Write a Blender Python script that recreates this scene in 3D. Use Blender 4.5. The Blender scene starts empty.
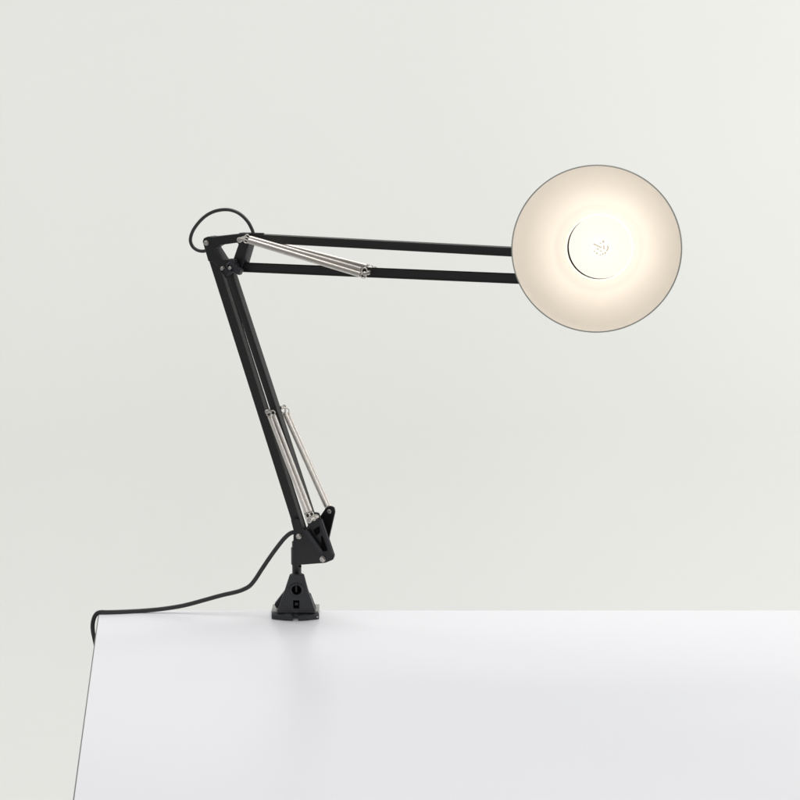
import bpy, bmesh, math, random
from mathutils import Vector, Matrix
random.seed(4)
R = math.radians
sc = bpy.context.scene
COL = sc.collection

# ------------------------------------------------------------------ camera
PITCH, DIST, F = R(11), 2.0, 2000.0          # F: focal length in pixels of the 800 px photo
cam_d = bpy.data.cameras.new('camera')
cam = bpy.data.objects.new('camera', cam_d); COL.objects.link(cam)
cam_d.sensor_width = 36; cam_d.lens = 36 * F / 800; cam_d.clip_end = 50; cam_d.clip_start = 0.05
cam.location = (0, -DIST * math.cos(PITCH), DIST * math.sin(PITCH))
cam.rotation_euler = (R(90) - PITCH, 0, 0)
sc.camera = cam
CP = Vector(cam.location)
FW = Vector((0, math.cos(PITCH), -math.sin(PITCH))); RT = Vector((1, 0, 0)); UP = RT.cross(FW)

# ------------------------------------------------------------------ light
w = bpy.data.worlds.new('World'); sc.world = w; w.use_nodes = True
w.node_tree.nodes['Background'].inputs[0].default_value = (0.97, 0.985, 1.0, 1)
w.node_tree.nodes['Background'].inputs[1].default_value = 0.34

def area(name, loc, target, size, power, color):
    l = bpy.data.lights.new(name, 'AREA'); l.shape = 'RECTANGLE'
    l.size, l.size_y = size; l.energy = power; l.color = color
    o = bpy.data.objects.new(name, l); COL.objects.link(o); o.location = loc
    o.rotation_euler = (Vector(target) - Vector(loc)).to_track_quat('-Z', 'Y').to_euler()
    return o
area('softbox_overhead', (0.1, 0.35, 1.9), (0.1, 0.0, -0.2), (2.4, 1.5), 36.5, (1, 0.99, 0.985))
area('softbox_right', (2.0, -0.5, 0.5), (0.0, 0.0, 0.0), (0.8, 1.2), 9.0, (1, 0.99, 0.985))
area('backdrop_light_left', (-1.5, 0.7, 0.1), (0.7, 2.0, -0.2), (0.5, 1.8), 10.0, (1, 1, 0.98))
area('backdrop_light_right', (1.6, 0.7, 0.2), (0.1, 2.0, -0.1), (0.5, 1.8), 13.0, (1, 1, 0.98))

sc.view_settings.view_transform = 'Standard'; sc.view_settings.look = 'None'
sc.view_settings.exposure = 0.0; sc.view_settings.gamma = 1.0
sc.render.engine = 'CYCLES'

# ------------------------------------------------------------------ measuring frame
PSI = R(27)                                   # the lamp's arms swing 27 degrees towards the viewer
Ua = Vector((math.cos(PSI), -math.sin(PSI), 0)); Va = Vector((math.sin(PSI), math.cos(PSI), 0)); Z = Vector((0, 0, 1))
def ray(px, py): return (FW + RT * ((px - 400) / F) + UP * ((400 - py) / F)).normalized()
def hit(px, py, p0, n):
    r = ray(px, py); return CP + r * ((p0 - CP).dot(n) / r.dot(n))
def atY(px, py, y): return hit(px, py, Vector((0, y, 0)), Vector((0, 1, 0)))
TZ = atY(297, 610.5, 0.017).z                 # height of the table top
POST = atY(297, 590, 0.0)                     # the post stands at Y = 0
POST = Vector((POST.x, 0, 0))
def arm(px, py, d=0.0):                       # point of the lamp's arm plane, d metres along the pins (minus: front)
    return hit(px, py, POST + Va * d, Va)
def uv(p): q = p - POST; return (q.dot(Ua), q.z)
def onT(px, py, h=0.0): return hit(px, py, Vector((0, 0, TZ + h)), Z)
ROOT = Vector((POST.x, 0, TZ))

# ------------------------------------------------------------------ materials
def mat(name, col, rough=0.5, metal=0.0, noise=0.0, nscale=200, bump=0.0, bscale=600, coat=0.0, spec=0.5, col2=None, rvar=0.0):
    m = bpy.data.materials.new(name); m.use_nodes = True
    nt = m.node_tree; b = nt.nodes['Principled BSDF']
    b.inputs['Base Color'].default_value = (*col, 1); b.inputs['Roughness'].default_value = rough
    b.inputs['Metallic'].default_value = metal; b.inputs['Coat Weight'].default_value = coat
    b.inputs['Specular IOR Level'].default_value = spec
    tc = nt.nodes.new('ShaderNodeTexCoord')
    if noise or rvar:
        n = nt.nodes.new('ShaderNodeTexNoise'); n.inputs['Scale'].default_value = nscale; n.inputs['Detail'].default_value = 5
        nt.links.new(tc.outputs['Object'], n.inputs['Vector'])
        if noise:
            mx = nt.nodes.new('ShaderNodeMix'); mx.data_type = 'RGBA'
            c2 = col2 or tuple(c * (1 - noise) for c in col)
            mx.inputs[6].default_value = (*col, 1); mx.inputs[7].default_value = (*c2, 1)
            nt.links.new(n.outputs['Fac'], mx.inputs[0]); nt.links.new(mx.outputs[2], b.inputs['Base Color'])
        if rvar:
            mr = nt.nodes.new('ShaderNodeMapRange'); mr.inputs[3].default_value = rough - rvar; mr.inputs[4].default_value = rough + rvar
            nt.links.new(n.outputs['Fac'], mr.inputs[0]); nt.links.new(mr.outputs[0], b.inputs['Roughness'])
    if bump:
        n2 = nt.nodes.new('ShaderNodeTexNoise'); n2.inputs['Scale'].default_value = bscale; n2.inputs['Detail'].default_value = 3
        nt.links.new(tc.outputs['Object'], n2.inputs['Vector'])
        bp = nt.nodes.new('ShaderNodeBump'); bp.inputs['Strength'].default_value = bump; bp.inputs['Distance'].default_value = 0.0004
        nt.links.new(n2.outputs['Fac'], bp.inputs['Height']); nt.links.new(bp.outputs[0], b.inputs['Normal'])
    return m
M_paint = mat('black satin paint', (0.015, 0.015, 0.0135), 0.44, noise=0.3, nscale=60, bump=0.25, bscale=900, rvar=0.06)
M_plate = mat('black enamelled steel', (0.013, 0.013, 0.0145), 0.42, noise=0.25, nscale=80, bump=0.2, bscale=1200, rvar=0.05)
M_cast = mat('charcoal cast plastic', (0.032, 0.033, 0.039), 0.5, noise=0.3, nscale=120, bump=0.5, bscale=900, rvar=0.08)
M_cord = mat('black cord rubber', (0.040, 0.040, 0.039), 0.34, noise=0.2, nscale=100, rvar=0.06)
M_nickel = mat('nickel wire', (0.90, 0.855, 0.80), 0.42, 1.0, noise=0.2, nscale=300, rvar=0.08)
M_screw = mat('zinc screw', (0.74, 0.70, 0.65), 0.34, 1.0, noise=0.35, nscale=500, bump=0.4, bscale=1500, rvar=0.1)
M_dark = mat('painted hole shadow', (0.006, 0.006, 0.006), 0.9, noise=0.2, spec=0.05)  # near-black colour stands in for the shadow inside holes and recesses
M_steelpl = mat('grey steel plate', (0.42, 0.43, 0.41), 0.4, 0.7, noise=0.3, nscale=200, rvar=0.1)
M_white_in = mat('white enamel', (0.735, 0.69, 0.635), 0.5, noise=0.05, nscale=25, rvar=0.04)
M_rim = mat('worn rim paint', (0.50, 0.49, 0.44), 0.45, noise=0.5, nscale=18)
M_silver = mat('silvered glass', (0.8, 0.8, 0.8), 0.12, 1.0, noise=0.05)
M_brass = mat('brass cap', (0.7, 0.55, 0.3), 0.3, 1.0, noise=0.1)
M_table = mat('white laminate', (0.855, 0.855, 0.88), 0.32, noise=0.02, nscale=6, rvar=0.02, spec=0.42)
M_edge = mat('grey laminate edge', (0.22, 0.22, 0.21), 0.5, noise=0.2)
M_back = mat('seamless paper', (0.785, 0.788, 0.760), 0.9, noise=0.045, nscale=1.6, bump=0.1, bscale=40, spec=0.1)

# bulb face and its ink: the bulb gives off light
M_glow = bpy.data.materials.new('lit frosted glass'); M_glow.use_nodes = True
b = M_glow.node_tree.nodes['Principled BSDF']; b.inputs['Base Color'].default_value = (0.03, 0.03, 0.03, 1); b.inputs['Specular IOR Level'].default_value = 0.1
b.inputs['Emission Color'].default_value = (1.0, 0.97, 0.87, 1); b.inputs['Emission Strength'].default_value = 0.99
nt = M_glow.node_tree; n = nt.nodes.new('ShaderNodeTexNoise'); n.inputs['Scale'].default_value = 300
tc = nt.nodes.new('ShaderNodeTexCoord'); nt.links.new(tc.outputs['Object'], n.inputs['Vector'])
mr = nt.nodes.new('ShaderNodeMapRange'); mr.inputs[3].default_value = 0.35; mr.inputs[4].default_value = 0.5
nt.links.new(n.outputs['Fac'], mr.inputs[0]); nt.links.new(mr.outputs[0], b.inputs['Roughness'])
M_ink = mat('brown stamped ink', (0.06, 0.045, 0.03), 0.8, noise=0.6, nscale=900)
bi = M_ink.node_tree.nodes['Principled BSDF']
bi.inputs['Emission Color'].default_value = (0.62, 0.50, 0.36, 1); bi.inputs['Emission Strength'].default_value = 0.75

# ------------------------------------------------------------------ object helpers
def empty(name, loc, label, cat):
    o = bpy.data.objects.new(name, None); COL.objects.link(o); o.location = loc
    o.empty_display_size = 0.05; o['label'] = label; o['category'] = cat; return o
def link(name, me, m, parent=None, off=None, smooth=True, angle=35):
    if off is None: off = ROOT
    me.transform(Matrix.Translation(-off))
    me.materials.clear(); me.materials.append(m)
    if smooth:
        me.shade_smooth(); me.set_sharp_from_angle(angle=R(angle))
    o = bpy.data.objects.new(name, me); COL.objects.link(o)
    if parent: o.parent = parent
    else: o.location = off
    return o
class MB:
    def __init__(s): s.bm = bmesh.new()
    def tube(s, pts, r, n=10, caps=True, flat=1.0, closed=False, twin=False):
        pts = [Vector(p) for p in pts]; rs = r if isinstance(r, (list, tuple)) else [r] * len(pts)
        rings = []; N = len(pts); prev = None
        for i, p in enumerate(pts):
            if closed: t = pts[(i + 1) % N] - pts[i - 1]
            else: t = pts[min(i + 1, N - 1)] - pts[max(i - 1, 0)]
            t.normalize()
            if prev is None:
                a = Vector((0, 0, 1)) if abs(t.z) < 0.9 else Vector((1, 0, 0))
                x = t.cross(a).normalized()
            else: x = (prev - t * prev.dot(t)).normalized()
            prev = x; y = t.cross(x)
            rings.append([s.bm.verts.new(p + (x * math.cos(k * 2 * math.pi / n) + y * math.sin(k * 2 * math.pi / n) * flat) * rs[i] * ((0.56 + 0.56 * abs(math.sin(k * 2 * math.pi / n)) ** 0.9) if twin else 1.0)) for k in range(n)])
        M = N if closed else N - 1
        for i in range(M):
            a, b2 = rings[i], rings[(i + 1) % N]
            for k in range(n): s.bm.faces.new((a[k], a[(k + 1) % n], b2[(k + 1) % n], b2[k]))
        if caps and not closed: s.bm.faces.new(rings[0][::-1]); s.bm.faces.new(rings[-1])
        return s
    def box(s, c, ax, half, bevel=0.0):            # centre, three axes, half sizes
        m = Matrix.Identity(4)
        for k in range(3): m.col[k][0:3] = ax[k] * half[k]
        m.translation = c
        r = bmesh.ops.create_cube(s.bm, size=2.0, matrix=Matrix.Identity(4))
        vs = r['verts']
        for v in vs: v.co = m @ v.co
        if bevel:
            es = list({e for v in vs for e in v.link_edges})
            bmesh.ops.bevel(s.bm, geom=es, offset=bevel, segments=2, profile=0.6, affect='EDGES')
        return s
    def lathe(s, c, axis, prof, n=48, sx=1.0, xref=None, closed=False):   # prof: (radius, offset along axis)
        axis = axis.normalized(); a = xref or (Vector((1, 0, 0)) if abs(axis.x) < 0.9 else Z)
        x = (a - axis * a.dot(axis)).normalized(); y = axis.cross(x); rings = []
        for r, h in prof:
            if r < 1e-7: rings.append([s.bm.verts.new(c + axis * h)])
            else: rings.append([s.bm.verts.new(c + axis * h + x * (r * sx * math.cos(2 * math.pi * k / n)) + y * (r * math.sin(2 * math.pi * k / n))) for k in range(n)])
        L = len(rings)
        for i in range(L if closed else L - 1):
            a_, b_ = rings[i], rings[(i + 1) % L]
            for k in range(n):
                k2 = (k + 1) % n
                if len(a_) == 1 and len(b_) == 1: continue
                if len(a_) == 1: s.bm.faces.new((a_[0], b_[k2], b_[k]))
                elif len(b_) == 1: s.bm.faces.new((a_[k], a_[k2], b_[0]))
                else: s.bm.faces.new((a_[k], a_[k2], b_[k2], b_[k]))
        return s
    def add(s, me): s.bm.from_mesh(me); return s
    def mesh(s, name='mesh'):
        bmesh.ops.recalc_face_normals(s.bm, faces=s.bm.faces)
        me = bpy.data.meshes.new(name); s.bm.to_mesh(me); s.bm.free(); return me
    def build(s, name, m, parent=None, **k): return link(name, s.mesh(name), m, parent, **k)

def curve_mesh(polys, mat4, ext, bev):
    """filled 2-D outline(s) with holes, given a thickness and small rounded edges"""
    cu = bpy.data.curves.new('outline', 'CURVE'); cu.dimensions = '2D'; cu.fill_mode = 'BOTH'
    cu.extrude = max(ext - bev, 1e-5); cu.bevel_depth = bev; cu.bevel_resolution = 2; cu.offset = -bev
    for p in polys:
        sp = cu.splines.new('POLY'); sp.points.add(len(p) - 1); sp.use_cyclic_u = True
        for i, q in enumerate(p): sp.points[i].co = (q[0], q[1], 0, 1)
    o = bpy.data.objects.new('outline', cu); COL.objects.link(o)
    dg = bpy.context.evaluated_depsgraph_get(); dg.update()
    me = bpy.data.meshes.new_from_object(o.evaluated_get(dg))
    bpy.data.objects.remove(o); bpy.data.curves.remove(cu)
    me.transform(mat4); return me
def basis(x, y, z, t):
    m = Matrix.Identity(4)
    for k, a in enumerate((x, y, z)): m.col[k][0:3] = a
    m.translation = t; return m
def rounded(p, r, seg=4):
    """round the corners of a polygon (2-D)"""
    out = []; N = len(p)
    for i in range(N):
        a, b_, c = Vector(p[i - 1]), Vector(p[i]), Vector(p[(i + 1) % N])
        d1, d2 = (a - b_), (c - b_); rr = min(r, d1.length * 0.45, d2.length * 0.45)
        s0, s1 = b_ + d1.normalized() * rr, b_ + d2.normalized() * rr
        for k in range(seg + 1):
            t = k / seg; out.append(tuple(s0 * (1 - t) ** 2 + b_ * 2 * t * (1 - t) + s1 * t * t))
    return out
def plate(px, d0, d1, at=None, holes=(), bev=0.0004, rnd=0.0008):
    """sheet in the arm plane between pin offsets d0 and d1; outline measured where its face at 'at' shows"""
    at = d0 if at is None else at
    polys = [rounded([uv(arm(x, y, at)) for x, y in px], rnd)] + [rounded([uv(arm(x, y, at)) for x, y in h], rnd) for h in holes]
    return curve_mesh(polys, basis(Ua, Z, -Va, POST + Va * ((d0 + d1) / 2)), abs(d1 - d0) / 2, bev)
def yplate(px, y0, y1, bev=0.0005, rnd=0.0008, holes=()):
    """the same for sheets that face the viewer squarely (constant Y)"""
    f = lambda q: tuple(rounded([(atY(x, y, y0).x, atY(x, y, y0).z) for x, y in q], rnd))
    return curve_mesh([f(px)] + [f(h) for h in holes], basis(Vector((1, 0, 0)), Z, Vector((0, -1, 0)), Vector((0, (y0 + y1) / 2, 0))), abs(y1 - y0) / 2, bev)
def smoothpath(pts, n=8):
    out = []; P = [pts[0]] + list(pts) + [pts[-1]]
    for i in range(1, len(P) - 2):
        a, b_, c, d = P[i - 1], P[i], P[i + 1], P[i + 2]
        for k in range(n):
            t = k / n
            out.append(0.5 * ((2 * b_) + (c - a) * t + (2 * a - 5 * b_ + 4 * c - d) * t * t + (3 * b_ - 3 * c + d - a) * t ** 3))
    out.append(pts[-1].copy()); return out
def mid(p, q, t): return p + (q - p) * t

# ------------------------------------------------------------------ the setting: seamless backdrop
bm = bmesh.new(); prof = []
for k in range(13):
    a = R(90) * k / 12; prof.append((2.0 - 0.7 * (1 - math.sin(a)) , -1.15 + 0.7 * (1 - math.cos(a))))
prof = [(-1.2, -1.15)] + prof + [(2.0, 2.4)]
rows = [[bm.verts.new((x, y, z)) for x in (-3.0, -1.0, 1.0, 3.0)] for y, z in prof]
for i in range(len(rows) - 1):
    for k in range(3): bm.faces.new((rows[i][k], rows[i][k + 1], rows[i + 1][k + 1], rows[i + 1][k]))
bmesh.ops.recalc_face_normals(bm, faces=bm.faces)
me = bpy.data.meshes.new('backdrop'); bm.to_mesh(me); bm.free()
bo = link('backdrop', me, M_back, off=Vector((0, 0, 0)), angle=60); bo['kind'] = 'structure'

# ------------------------------------------------------------------ table
bl = onT(99.3, 611.0); br = onT(1000, 611.6); fl = onT(99.3 - 0.134 * 245, 611 + 245); fr = Vector((br.x + 0.02, fl.y, TZ))
bl.y = br.y = 0.0172
tb = empty('table', (0, -0.2, TZ), 'white laminate table top under the black clamp lamp', 'table')
def slab(z0, z1, grow, bev):
    P = [(bl.x - grow, bl.y + grow), (br.x + grow, br.y + grow), (fr.x + grow, fl.y - grow), (fl.x - grow, fl.y - grow)]
    return curve_mesh([P], Matrix.Translation((0, 0, (z0 + z1) / 2)), (z1 - z0) / 2, bev)
link('top_panel', slab(TZ - 0.0185, TZ, 0.0, 0.0002), M_table, tb, Vector((0, -0.2, TZ)))
mb = MB()
for a, b_ in ((bl, br), (bl, fl)):
    dr = (b_ - a).normalized(); nrm = Vector((-dr.y, dr.x, 0)) if a is bl and b_ is br else Vector((dr.y, -dr.x, 0))
    c = (a + b_) / 2; c.z = TZ - 0.0093
    mb.box(c + nrm * 0.0006, (dr, nrm, Z), ((b_ - a).length / 2, 0.0004, 0.0087))
mb.build('edge_band', M_edge, tb, off=Vector((0, -0.2, TZ)))

# ------------------------------------------------------------------ lamp
lamp = empty('desk_lamp', ROOT, 'black spring-balanced desk lamp clamped to the table, lit bulb in its round shade', 'lamp')

def screw(px, py, d, r, parent, hexa=True, h=0.0016, washer=True):
    c = arm(px, py, d); mb = MB()
    if washer: mb.lathe(c, Va, [(0, 0.0004), (r * 1.02, 0.0004), (r * 1.02, 0.0010), (r * 0.9, 0.0014), (0, 0.0014)], n=24)
    n = 6 if hexa else 20
    mb.lathe(c, -Va, [(0, h * 0.75), (r * 0.3, h * 0.8), (r * 0.36, h * 1.0), (r * 0.78, h), (r * 0.92, h * 0.75), (r * 0.92, -0.0004), (0, -0.0004)], n=n)
    return mb.build('screw', M_screw, parent)

# --- clamp at the table's rear edge
cl = MB()
cl.add(yplate([(284.5, 591), (289.0, 577), (289.6, 575.2), (303.8, 575.2), (304.4, 577), (308.0, 591), (315.6, 612), (277, 612)], -0.0135, -0.0085,
              holes=[[(296.5 + 5.2 * math.cos(R(a)), 589.8 - 5.2 * math.sin(R(a))) for a in range(0, 360, 20)],
                     [(293.2, 600.5), (299.2, 600.5), (299.2, 608.6), (293.2, 608.6)]], rnd=0.0004))
cl_body = cl.build('clamp_body', M_cast, lamp)
# collar round the post and tapered core behind the front face
zc = atY(297, 575.5, -0.004).z
mb = MB()
mb.lathe(Vector((POST.x, 0, 0)), Z, [(0.0046, zc), (0.0068, zc), (0.0074, zc - 0.0006), (0.0078, zc - 0.009), (0.0078, zc - 0.016), (0.0070, TZ + 0.008), (0, TZ + 0.008)], n=32)
mb.build('collar', M_cast, cl_body)
# rib flanges each side (rear legs of the casting)
mb = MB()
mb.add(yplate([(289.3, 577), (284.3, 591.5), (274.3, 604.5), (276.2, 608.5), (283, 608), (291, 590)], -0.002, 0.004))
mb.add(yplate([(304.0, 577), (308.2, 591.5), (315.0, 606.0), (313.5, 609), (306, 608), (300, 590)], -0.002, 0.004))
for x0, y0, x1, y1 in ((283.6, 597, 278.2, 611), (309.2, 597, 314.6, 611)):
    a, b_ = atY(x0, y0, -0.009), atY(x1, y1, -0.009)
    dr = (b_ - a).normalized(); sd = Vector((0, 1, 0)).cross(dr)
    mb.box((a + b_) / 2 + Vector((0, 0.005, 0)), (dr, Vector((0, 1, 0)), sd), ((b_ - a).length / 2, 0.007, 0.0008), 0.0003)
mb.build('side_rib', M_cast, cl_body)
# boss ring with tightening screw sunk inside
c = atY(296.5, 589.8, -0.0135); mb = MB()
mb.lathe(c, Vector((0, -1, 0)), [(0.0050, -0.004), (0.0050, 0.0012), (0.0055, 0.0017), (0.0064, 0.0017), (0.0070, 0.0012), (0.0071, -0.001)], n=36)
mb.build('boss_ring', M_cast, cl_body)
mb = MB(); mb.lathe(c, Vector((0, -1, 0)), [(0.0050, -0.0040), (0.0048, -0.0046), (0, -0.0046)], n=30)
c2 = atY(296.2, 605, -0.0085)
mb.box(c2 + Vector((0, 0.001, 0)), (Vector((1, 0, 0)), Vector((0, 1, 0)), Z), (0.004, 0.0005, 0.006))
mb.build('recess_wall', M_dark, cl_body)  # dark filler: its colour carries the shadow of the two clamp holes
mb = MB(); mb.box(c + Vector((-0.0004, 0.0030, 0.0004)), (Vector((1, 0, 0)), Vector((0, 1, 0)), Z), (0.0009, 0.0014, 0.0036), 0.0003)
mb.box(atY(296.5, 603.8, -0.0100), (Vector((1, 0, 0)), Vector((0, 1, 0)), Vector((0, 0, 1))), (0.0018, 0.001, 0.0016), 0.0005)
mb.build('set_screw', M_cast, cl_body)
# base: two bowed jaws in front of a steel plate
def foot(xs, name='upper_jaw'):
    top = [atY(x, 0, 0).x for x in xs]
    bm2 = bmesh.new(); P = []
    x0, x1 = xs
    def bow(x): return -0.0125 - 0.0070 * max(0.0, 1 - ((x - 295.5) / 24.5) ** 2)
    N = 10; q = []
    for k in range(N + 1):
        x = x0 + (x1 - x0) * k / N; yy = bow(x); q.append((atY(x, 618, yy).x, yy))
    q = q + [(q[-1][0], -0.0085), (q[0][0], -0.0085)]
    me = curve_mesh([rounded(q, 0.0005)], Matrix.Translation((0, 0, TZ + 0.0027)), 0.0026, 0.0007)
    return me
mb = MB(); mb.add(foot((271.6, 292.6))); mb.add(foot((298.2, 319.0)))
xl, xr = atY(271.8, 612, 0).x, atY(318.8, 612, 0).x
mb.box(Vector(((xl + xr) / 2, -0.0085, TZ + 0.0045)), (Vector((1, 0, 0)), Vector((0, 1, 0)), Z), ((xr - xl) / 2 - 0.004, 0.003, 0.0010), 0.0004)
mb.build('jaw', M_cast, cl_body)
mb = MB()
mb.box(Vector(((xl + xr) / 2, 0.0050, TZ + 0.0035)), (Vector((1, 0, 0)), Vector((0, 1, 0)), Z), ((xr - xl) / 2, 0.0125, 0.0032), 0.0005)
mb.box(Vector(((xl + xr) / 2, 0.0205, TZ - 0.028)), (Vector((1, 0, 0)), Vector((0, 1, 0)), Z), (0.014, 0.0015, 0.034), 0.0005)
mb.box(Vector(((xl + xr) / 2, 0.002, TZ - 0.060)), (Vector((1, 0, 0)), Vector((0, 1, 0)), Z), (0.014, 0.017, 0.0015), 0.0005)
mb.build('steel_strap', M_steelpl, cl_body)
mb = MB(); cx = (xl + xr) / 2
mb.lathe(Vector((cx, -0.002, 0)), Z, [(0, TZ - 0.0190), (0.008, TZ - 0.0190), (0.008, TZ - 0.0215), (0.003, TZ - 0.022), (0.003, TZ - 0.082), (0, TZ - 0.082)], n=24)
mb.box(Vector((cx, -0.002, TZ - 0.084)), (Vector((1, 0, 0)), Vector((0, 1, 0)), Z), (0.014, 0.0025, 0.0035), 0.0015)
mb.build('clamp_screw', M_screw, cl_body)
mb = MB(); mb.box(Vector((atY(317, 615, -0.0138).x, -0.0139, TZ + 0.0028)), (Vector((1, 0, 0)), Vector((0, 1, 0)), Z), (0.0013, 0.0004, 0.0007), 0.0002)
mb.build('jaw_glint', M_screw, cl_body)  # bright metal chip imitates a small highlight on the jaw

# --- post
zt = atY(297, 541, 0).z
mb = MB(); mb.lathe(Vector((POST.x, 0, 0)), Z, [(0, zt), (0.0040, zt), (0.0047, zt - 0.0007), (0.0047, zc - 0.004), (0, zc - 0.004)], n=32)
post = mb.build('post', M_plate, lamp)
pc = atY(300.2, 566.2, -0.0034)
mb = MB(); mb.lathe(pc, Vector((0.55, -0.8, 0)), [(0, 0.0006), (0.0013, 0.0006), (0.0013, -0.002), (0, -0.002)], n=16, sx=1.0); mb.build('post_hole', M_dark, post)

# --- base bracket
bb = MB()
bb.add(plate([(290.6, 519.6), (297, 519.0), (300.5, 524), (302.6, 530), (305, 530.2), (309, 523), (310.6, 516), (314, 512.2), (318.4, 513), (320.2, 518), (320.8, 527), (330.0, 547), (334.2, 556), (332.6, 560), (325, 563), (302, 564.8), (294, 565), (293.6, 545), (293.8, 532)],
             -0.0085, -0.0065, rnd=0.0014))
bb.add(plate([(326, 507.6), (330, 505.8), (333.8, 507.4), (334.8, 512), (326.8, 547), (333, 557), (325, 562), (303, 563), (300, 533), (312, 526), (319.5, 517)], 0.0065, 0.0085, rnd=0.0014))
br_ = bb.build('base_bracket', M_plate, lamp)
# folded lips and stiffening rib
def lip(p0, p1, d0, d1, th, name, m=M_plate, parent=None):
    a, b_ = arm(*p0, d0), arm(*p1, d0); dr = (b_ - a).normalized(); nn = Va.cross(dr).normalized()
    c = (a + b_) / 2 + Va * ((d1 - d0) / 2)
    mb = MB(); mb.box(c, (dr, Va, nn), ((b_ - a).length / 2, abs(d1 - d0) / 2, th / 2), min(th, abs(d1 - d0)) * 0.25)
    return mb.mesh()
mb = MB()
mb.add(lip((320.0, 520), (332.0, 555.5), -0.0100, -0.0070, 0.0022, 'lip'))
mb.add(lip((306.2, 531), (321.5, 552.5), -0.0118, -0.0082, 0.0026, 'lip'))
mb.add(lip((294.3, 531), (294.3, 564), -0.0085, 0.0085, 0.0014, 'lip'))
mb.build('folded_lip', M_cast, br_)
mb = MB(); mb.add(plate([(313.0, 530), (318.6, 526.5), (319.2, 533), (316, 536)], -0.0096, -0.0080, rnd=0.0006, bev=0.0001)); mb.build('recess_shadow', M_dark, br_)  # dark plates laid on the face imitate shadow in the bracket's recesses
mb = MB(); mb.add(plate([(321.0, 536), (322.2, 538), (326.6, 551), (323.4, 551.5), (321.2, 546)], -0.0096, -0.0080, rnd=0.0005, bev=0.0001)); mb.build('recess_shadow', M_dark, br_)
mb = MB(); c = Vector((POST.x, 0, 0)); zb = atY(297, 563, 0).z
mb.lathe(c, Z, [(0.0047, zb - 0.001), (0.0057, zb - 0.001), (0.0057, zb + 0.016), (0.0047, zb + 0.016)], n=28, closed=True)
mb.build('socket_sleeve', M_plate, br_)
screw(298.7, 536.5, -0.0095, 0.0029, br_); screw(322.5, 559.2, -0.0095, 0.0031, br_)
screw(329.6, 511.4, 0.0055, 0.0024, br_, hexa=False, washer=False)
def pin(p0, d0, p1, d1, r, parent, m=M_screw, name='spring_pin'):
    a, b_ = arm(*p0, d0), arm(*p1, d1); dr = (b_ - a).normalized(); L = (b_ - a).length; mb = MB()
    mb.lathe(a, dr, [(0, -0.0002), (r * 0.75, -0.0002), (r, 0.0004), (r, 0.0018), (r * 0.7, 0.0021), (r * 0.7, L * 0.55), (r * 0.95, L * 0.58), (r * 0.95, L), (0, L)], n=20)
    return mb.build(name, m, parent)
pin((308.6, 520.4), -0.0250, (316.6, 516.6), -0.0085, 0.0031, br_)

# --- lower arm: two square tubes
def tube_bar(name, p0, p1, wd, d=0.0, parent=lamp, cap=True):
    a, b_ = arm(*p0, d), arm(*p1, d); dr = (b_ - a).normalized(); nn = Va.cross(dr).normalized()
    mb = MB(); mb.box((a + b_) / 2, (dr, nn, Va), ((b_ - a).length / 2, wd / 2, wd / 2), 0.0009)
    return mb.build(name, M_paint, parent)
lowA = tube_bar('lower_arm_bar', (210.2, 243.5), (303.5, 538), 0.0080)
lowC = tube_bar('lower_arm_bar', (229.5, 268), (323.5, 556), 0.0080)
# --- elbow
el = MB()
el.add(plate([(202.4, 241.6), (203.6, 238.2), (207.4, 236.6), (212, 237.0), (240, 233.8), (247, 233.4), (249.5, 237), (248.0, 246.5), (242.8, 264.5), (240, 270), (228, 271), (219.5, 267.5), (211.5, 261.5), (208.2, 261.4)],
             -0.0065, 0.0065, holes=[[(214.5, 248.0), (219, 245.2), (237.2, 242.8), (238.4, 244.2), (233.2, 259.2), (222.2, 260)]], rnd=0.0010, bev=0.0006))
elb = el.build('elbow_bracket', M_plate, lamp)
mb = MB(); mb.add(lip((214.2, 248.3), (221.6, 259.9), -0.0071, -0.0060, 0.0009, 'l'))
mb2 = MB(); mb2.add(lip((246.8, 248), (242.6, 263), -0.0071, -0.0060, 0.0007, 'l')); mb2.build('edge_highlight', M_cast, elb)
mb.build('edge_highlight', M_cast, elb)  # lighter strips imitate the highlight along the elbow plate's edges
screw(206.2, 243.0, -0.0078, 0.0027, elb)
screw(222.6, 268.6, -0.0085, 0.0024, elb)
# three-winged plastic knob on the elbow pivot
mb = MB(); c0 = arm(230.5, 267.6, -0.0150)
mb.lathe(c0, Va, [(0, 0), (0.0046, 0), (0.0056, 0.0008), (0.0060, 0.0075), (0, 0.0075)], n=24)
for x1, y1 in ((231.8, 259.8), (224.2, 273.8), (239.2, 272.6)):
    p = arm(x1, y1, -0.0150); q = mid(c0, p, 0.55); dr = (p - c0).normalized()
    mb.box(q + Va * 0.0035, (dr, Va, dr.cross(Va)), ((p - c0).length * 0.5, 0.0034, 0.0032), 0.0014)
knob = mb.build('knob', M_cast, elb); screw(230.2, 268.0, -0.0152, 0.0020, knob, hexa=False, washer=False)
pin((239.0, 240.2), -0.0190, (245.6, 238.0), -0.0060, 0.0027, elb)

# --- upper arm
upU = tube_bar('upper_arm_bar', (247.0, 237.6), (588, 255.6), 0.0082)
upL = tube_bar('upper_arm_bar', (234.0, 266.8), (588, 281.6), 0.0071)
# cord guard tab on the upper bar
mb = MB(); a, b_ = arm(241, 233.2, 0), arm(265, 233.6, 0); dr = (b_ - a).normalized()
mb.add(curve_mesh([[(0, -0.0035), (0.017, -0.0035), (0.0265, -0.001), (0.0265, 0.001), (0.017, 0.0035), (0, 0.0035)]], basis(dr, Va, dr.cross(Va), a), 0.0006, 0.0003))
mb.build('cord_tab', M_plate, upU)

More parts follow.
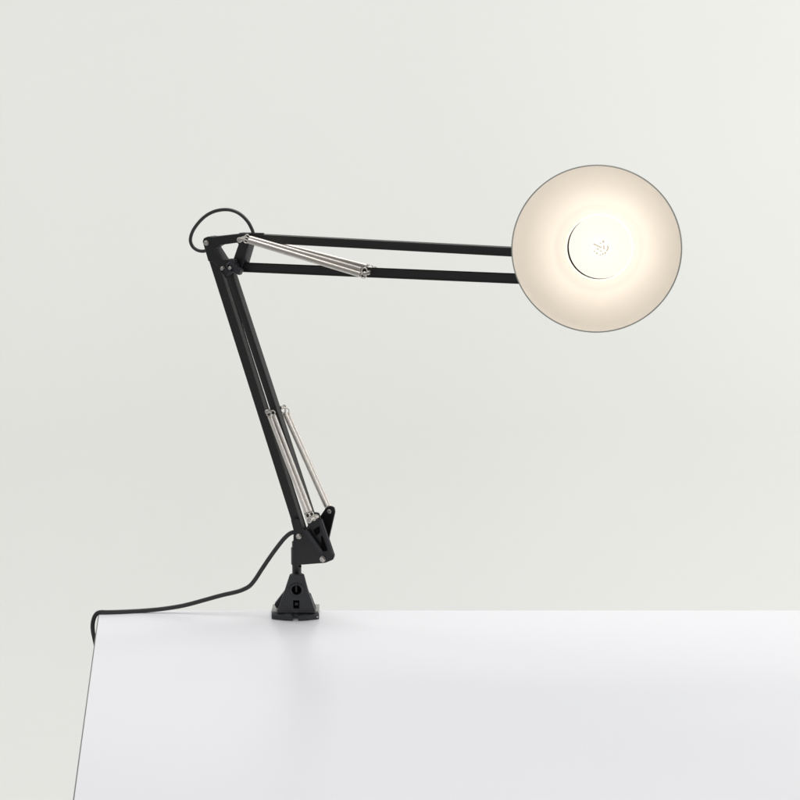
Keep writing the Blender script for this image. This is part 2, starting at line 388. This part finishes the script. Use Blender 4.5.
# --- springs
def spring(p0, d0, p1, d1, rad, parent, wire=0.00036, hook0=True, hook1=True, name='spring'):
    a, b_ = arm(*p0, d0), arm(*p1, d1); ax = (b_ - a); L = ax.length; ax.normalize()
    x = ax.cross(Va).normalized(); y = ax.cross(x)
    turns = int(L / (wire * 2.35)); seg = 14; pts = []
    for i in range(turns * seg + 1):
        t = i / seg * 2 * math.pi; pts.append(a + ax * (L * i / (turns * seg)) + x * math.cos(t) * rad + y * math.sin(t) * rad)
    mb = MB(); mb.tube(pts, wire * 1.12, n=6)
    hr = rad * 1.15
    for on, c, s in ((hook0, a, -1), (hook1, b_, 1)):
        if not on: continue
        cc = c + ax * s * (hr + 0.0006)
        ring = [cc + (ax * s * math.cos(R(q)) + x * math.sin(R(q))) * hr + Va * 0.0004 * math.sin(R(q / 2)) for q in range(-165, 166, 15)]
        ring = [c + x * -rad * 0.5] + ring[:] + [c + x * rad * 0.5 * 0]
        mb.tube(ring, wire * 1.5, n=8)
    return mb.build(name, M_nickel, parent)
SR = 0.0020
spring((269.8, 416.6), -0.0110, (306.6, 513.0), -0.0215, 0.0019, lowA)
spring((273.9, 415.2), -0.0080, (310.6, 511.6), -0.0165, 0.0018, lowA)
spring((284.6, 413.0), 0.0105, (326.6, 506.6), 0.0150, 0.0024, lowC)
spring((288.0, 413.5), 0.0140, (329.6, 507.0), 0.0200, 0.0021, lowC)
spring((249.0, 241.0), -0.0170, (360.6, 274.6), -0.0150, 0.0024, upU)
spring((250.0, 238.4), -0.0120, (361.4, 269.8), -0.0100, 0.0024, upU)
spring((254.0, 238.0), 0.0110, (367.0, 267.0), 0.0110, 0.0026, upL)
# pins through the bars that carry the springs' other ends
pin((266.6, 411.8), -0.0130, (271.0, 410.4), -0.0035, 0.0022, lowA)
pin((284.8, 406.6), 0.0150, (280, 408.0), 0.0035, 0.0020, lowC)
pin((364.2, 274.0), -0.0190, (370.5, 272.2), -0.0035, 0.0022, upL)
pin((375.6, 268.4), 0.0150, (371.0, 270.0), 0.0035, 0.0020, upL)

# --- shade, bulb and head
armEnd = arm(590, 262, 0.0)
rc = ray(596.2, 249.0); tt = (armEnd - CP).length - 0.105; SC = CP + rc * tt
toC = -rc; right = RT; up = UP
AX = (toC + right * math.tan(R(-2.6)) + up * math.tan(R(-1.2))).normalized()     # the shade opens this way
kpx = tt / F; RR = 83.1 * kpx * 1.0
xref = RT
def srf(): return dict(axis=AX, n=128, sx=1.016, xref=xref)
# profile: outside radius against depth behind the rim
outer = [(1.0, 0.0), (0.985, -0.009), (0.95, -0.020), (0.89, -0.031), (0.80, -0.041), (0.69, -0.0495), (0.57, -0.0560), (0.475, -0.0590), (0.405, -0.0605)]
outer = [(r * RR, h) for r, h in outer]
from bisect import bisect
def fine(pr, n=6):
    v = [Vector((p[0], p[1], 0)) for p in pr]; return [(q.x, q.y) for q in smoothpath(v, n)]
O = fine(outer) + [(r * RR, h) for r, h in ((0.4049, -0.0612), (0.4045, -0.064), (0.404, -0.07), (0.404, -0.10), (0.404, -0.132), (0.395, -0.138), (0.37, -0.141), (0.2, -0.1415))]
TH = 0.0010
inner = []
for i, (r, h) in enumerate(O):
    (r0, h0), (r1, h1) = O[max(i - 1, 0)], O[min(i + 1, len(O) - 1)]
    L = math.hypot(r1 - r0, h1 - h0); inner.append((max(r + (h1 - h0) / L * TH, 0.001), h - (r1 - r0) / L * TH if abs(h1 - h0) < 0.004 or h > -0.0605 else h))
mb = MB(); mb.lathe(SC, prof=[(O[0][0] - 0.0002, 0.0002), (O[0][0] + 0.0001, -0.0004)] + O[1:] + [(0.0, O[-1][1])], **srf()); shade = mb.build('lamp_shade', M_paint, lamp, angle=50)
mb = MB(); mb.lathe(SC, prof=inner, **srf()); mb.build('white_lining', M_white_in, shade, angle=70)
mb = MB(); ring = []
mb.lathe(SC, prof=[(RR - 0.0006 + 0.00055 * math.cos(R(a)), -0.0001 + 0.0008 * math.sin(R(a))) for a in range(0, 360, 30)], closed=True, **srf())
mb.build('rim', M_rim, shade)
# ventilation slots round the neck
mb = MB()
xx = (xref - AX * xref.dot(AX)).normalized(); yy = AX.cross(xx)
for k in range(10):
    a = 2 * math.pi * k / 10; dr = xx * math.cos(a) + yy * math.sin(a); tg = AX.cross(dr)
    mb.box(SC - AX * 0.112 + dr * (0.41 * RR + 0.0002), (dr, tg, AX), (0.0006, 0.0022, 0.011), 0.0003)
mb.build('vent_slot', M_dark, shade)
# bulb
BR = 31.4 * kpx * 1.04
BD = -0.0635; BH = 0.009
bulb_c = SC + AX * BD + RT * (1.2 * kpx) + UP * (0.75 * kpx)
face = [(0.0, BH)]
for k in range(1, 13):
    t = k / 12; face.append((BR * math.sin(t * R(90)) ** 0.9, BH * math.cos(t * R(90))))
mb = MB(); mb.lathe(bulb_c, prof=face, axis=AX, n=64, xref=xref)
bulb = mb.build('light_bulb', M_glow, lamp, angle=60)
mb = MB(); mb.lathe(bulb_c, prof=[(BR, 0.0), (BR * 1.005, -0.003), (BR * 0.9, -0.016), (BR * 0.62, -0.034), (BR * 0.45, -0.046), (BR * 0.43, -0.050), (0, -0.050)], axis=AX, n=64, xref=xref)
mb.build('reflector', M_silver, bulb, angle=60)
mb = MB(); mb.lathe(bulb_c, prof=[(BR * 0.42, -0.0502), (BR * 0.42, -0.066), (0, -0.068)], axis=AX, n=40, xref=xref); mb.build('screw_cap', M_brass, bulb)
bl_ = bpy.data.lights.new('bulb_light', 'POINT'); bl_.energy = 0.082; bl_.color = (1.0, 0.93, 0.82); bl_.shadow_soft_size = 0.008
blo = bpy.data.objects.new('bulb_light', bl_); COL.objects.link(blo); blo.location = bulb_c + AX * (BH + 0.022)
# stamped ink: a broken ring of small characters round a bar, as far as it can be read
def onface(px, py, lift=0.00025):
    p = hit(px, py, bulb_c + AX * BH, AX); q = p - bulb_c; h = q.dot(AX); rad = (q - AX * h).length
    t = math.asin(min(1.0, (rad / BR) ** (1 / 0.9))); return p + AX * (BH * math.cos(t) - h + lift)
mb = MB()
def stroke(p, wpx):
    pts = []
    for i in range(len(p) - 1):
        for k in range(4): pts.append(onface(p[i][0] + (p[i + 1][0] - p[i][0]) * k / 4, p[i][1] + (p[i + 1][1] - p[i][1]) * k / 4))
    pts.append(onface(*p[-1])); mb.tube(pts, (wpx + 0.45) * kpx / 2, n=6)
stroke([(593.4, 243.8), (596.6, 245.3), (599.5, 246.7), (601.6, 247.6)], 0.75)
stroke([(602.8, 240.6), (603.9, 241.6), (602.6, 242.4)], 1.1)
stroke([(603.2, 245.2), (604.2, 246.6), (603.4, 248.0), (604.8, 249.2)], 0.7)
stroke([(607.4, 245.6), (608.0, 247.6), (607.6, 249.4), (606.4, 251.0)], 0.8)
stroke([(605.6, 252.2), (604.6, 253.6)], 1.0); stroke([(602.9, 253.2), (602.4, 254.8)], 0.8)
stroke([(600.6, 254.4), (599.8, 255.2)], 0.7); stroke([(596.4, 252.8), (597.4, 253.8)], 1.2)
stroke([(597.2, 248.6), (598.6, 249.6)], 1.0); stroke([(594.0, 251.2), (595.2, 251.8)], 0.6)
stroke([(599.6, 243.2), (601.2, 243.6)], 0.5); stroke([(599.6, 250.6), (602, 251.2)], 0.5)
mb.build('ink_stamp', M_ink, bulb)
# socket and head joint behind the shade
neck = SC - AX * 0.141
mb = MB(); mb.lathe(neck, prof=[(0.0, 0.026), (0.0165, 0.024), (0.0165, -0.012), (0.014, -0.018), (0, -0.019)], axis=AX, n=40, xref=xref); mb.build('bulb_socket', M_cast, lamp)
hb = MB()
hb.add(plate([(578, 249), (590, 249), (600, 262), (594, 290), (578, 288)], 0.0048, 0.0066, rnd=0.003))
hb.add(plate([(578, 249), (590, 249), (600, 262), (594, 290), (578, 288)], -0.0066, -0.0048, at=-0.0048, rnd=0.003))
head = hb.build('head_bracket', M_plate, lamp)
j0 = arm(596, 266, 0.0); mb = MB(); mb.tube([j0, mid(j0, neck, 0.5), neck - AX * 0.006], 0.0052, n=14); mb.build('swivel_stem', M_plate, head)

# --- power cord
pts = []
base = [(303, 530, 0.004), (297, 531.5, 0.006), (291, 533.0, 0.007), (285.5, 537.2, 0.008), (280, 543.6, 0.009), (271.5, 555.0, 0.010), (262, 569.0, 0.010), (255.5, 579.0, 0.010), (250.0, 585.6, 0.010), (244, 589.2, 0.010), (236, 592.0, 0.009), (222, 595.2, 0.009),
        (206, 599.6, 0.009), (190, 604.0, 0.009), (178, 606.6, 0.009)]
for x, y, d in base: pts.append(atY(x, y, d))
for x, y in ((160, 609.2), (140, 610.9), (122, 611.8)):
    p = atY(x, y, 0.009); q = onT(x, y, 0.0020); pts.append(p if p.z > TZ + 0.0020 else q)
YC = onT(106, 612.2, 0.0021).y
pts.append(onT(107, 612.2, 0.0021)); pts.append(onT(101.2, 612.1, 0.0023))
for x, y, dy in ((96.9, 613.6, 0), (94.2, 617.6, 0), (92.7, 624, 0), (92.9, 631, 0), (94.4, 638.5, 0), (97.0, 650, 0), (101, 664, 0), (104, 700, 0), (104, 760, 0), (103, 850, 0)):
    pts.append(atY(x, y, YC))
sp = smoothpath(pts, 8)
mb = MB(); mb.tube(sp, [0.0020] * len(sp), n=28, twin=True); cord = mb.build('power_cord', M_cord, lamp, angle=180)
loop = [(208, 249.5), (203.5, 251.2), (197.5, 250.2), (192.4, 246.2), (190.4, 239.6), (192.6, 231.5), (197.8, 223.6), (204.8, 216.6), (212.8, 212.0), (221, 209.9), (229.5, 209.9), (237.2, 212.4), (243.4, 216.8), (248.4, 222.6), (251.8, 229.0), (253.4, 233.4), (255, 238)]
lp = smoothpath([arm(x, y, 0.001) for x, y in loop], 8)
mb = MB(); mb.tube(lp, 0.00175, n=12); mb.build('cord_loop', M_cord, lamp, angle=80)
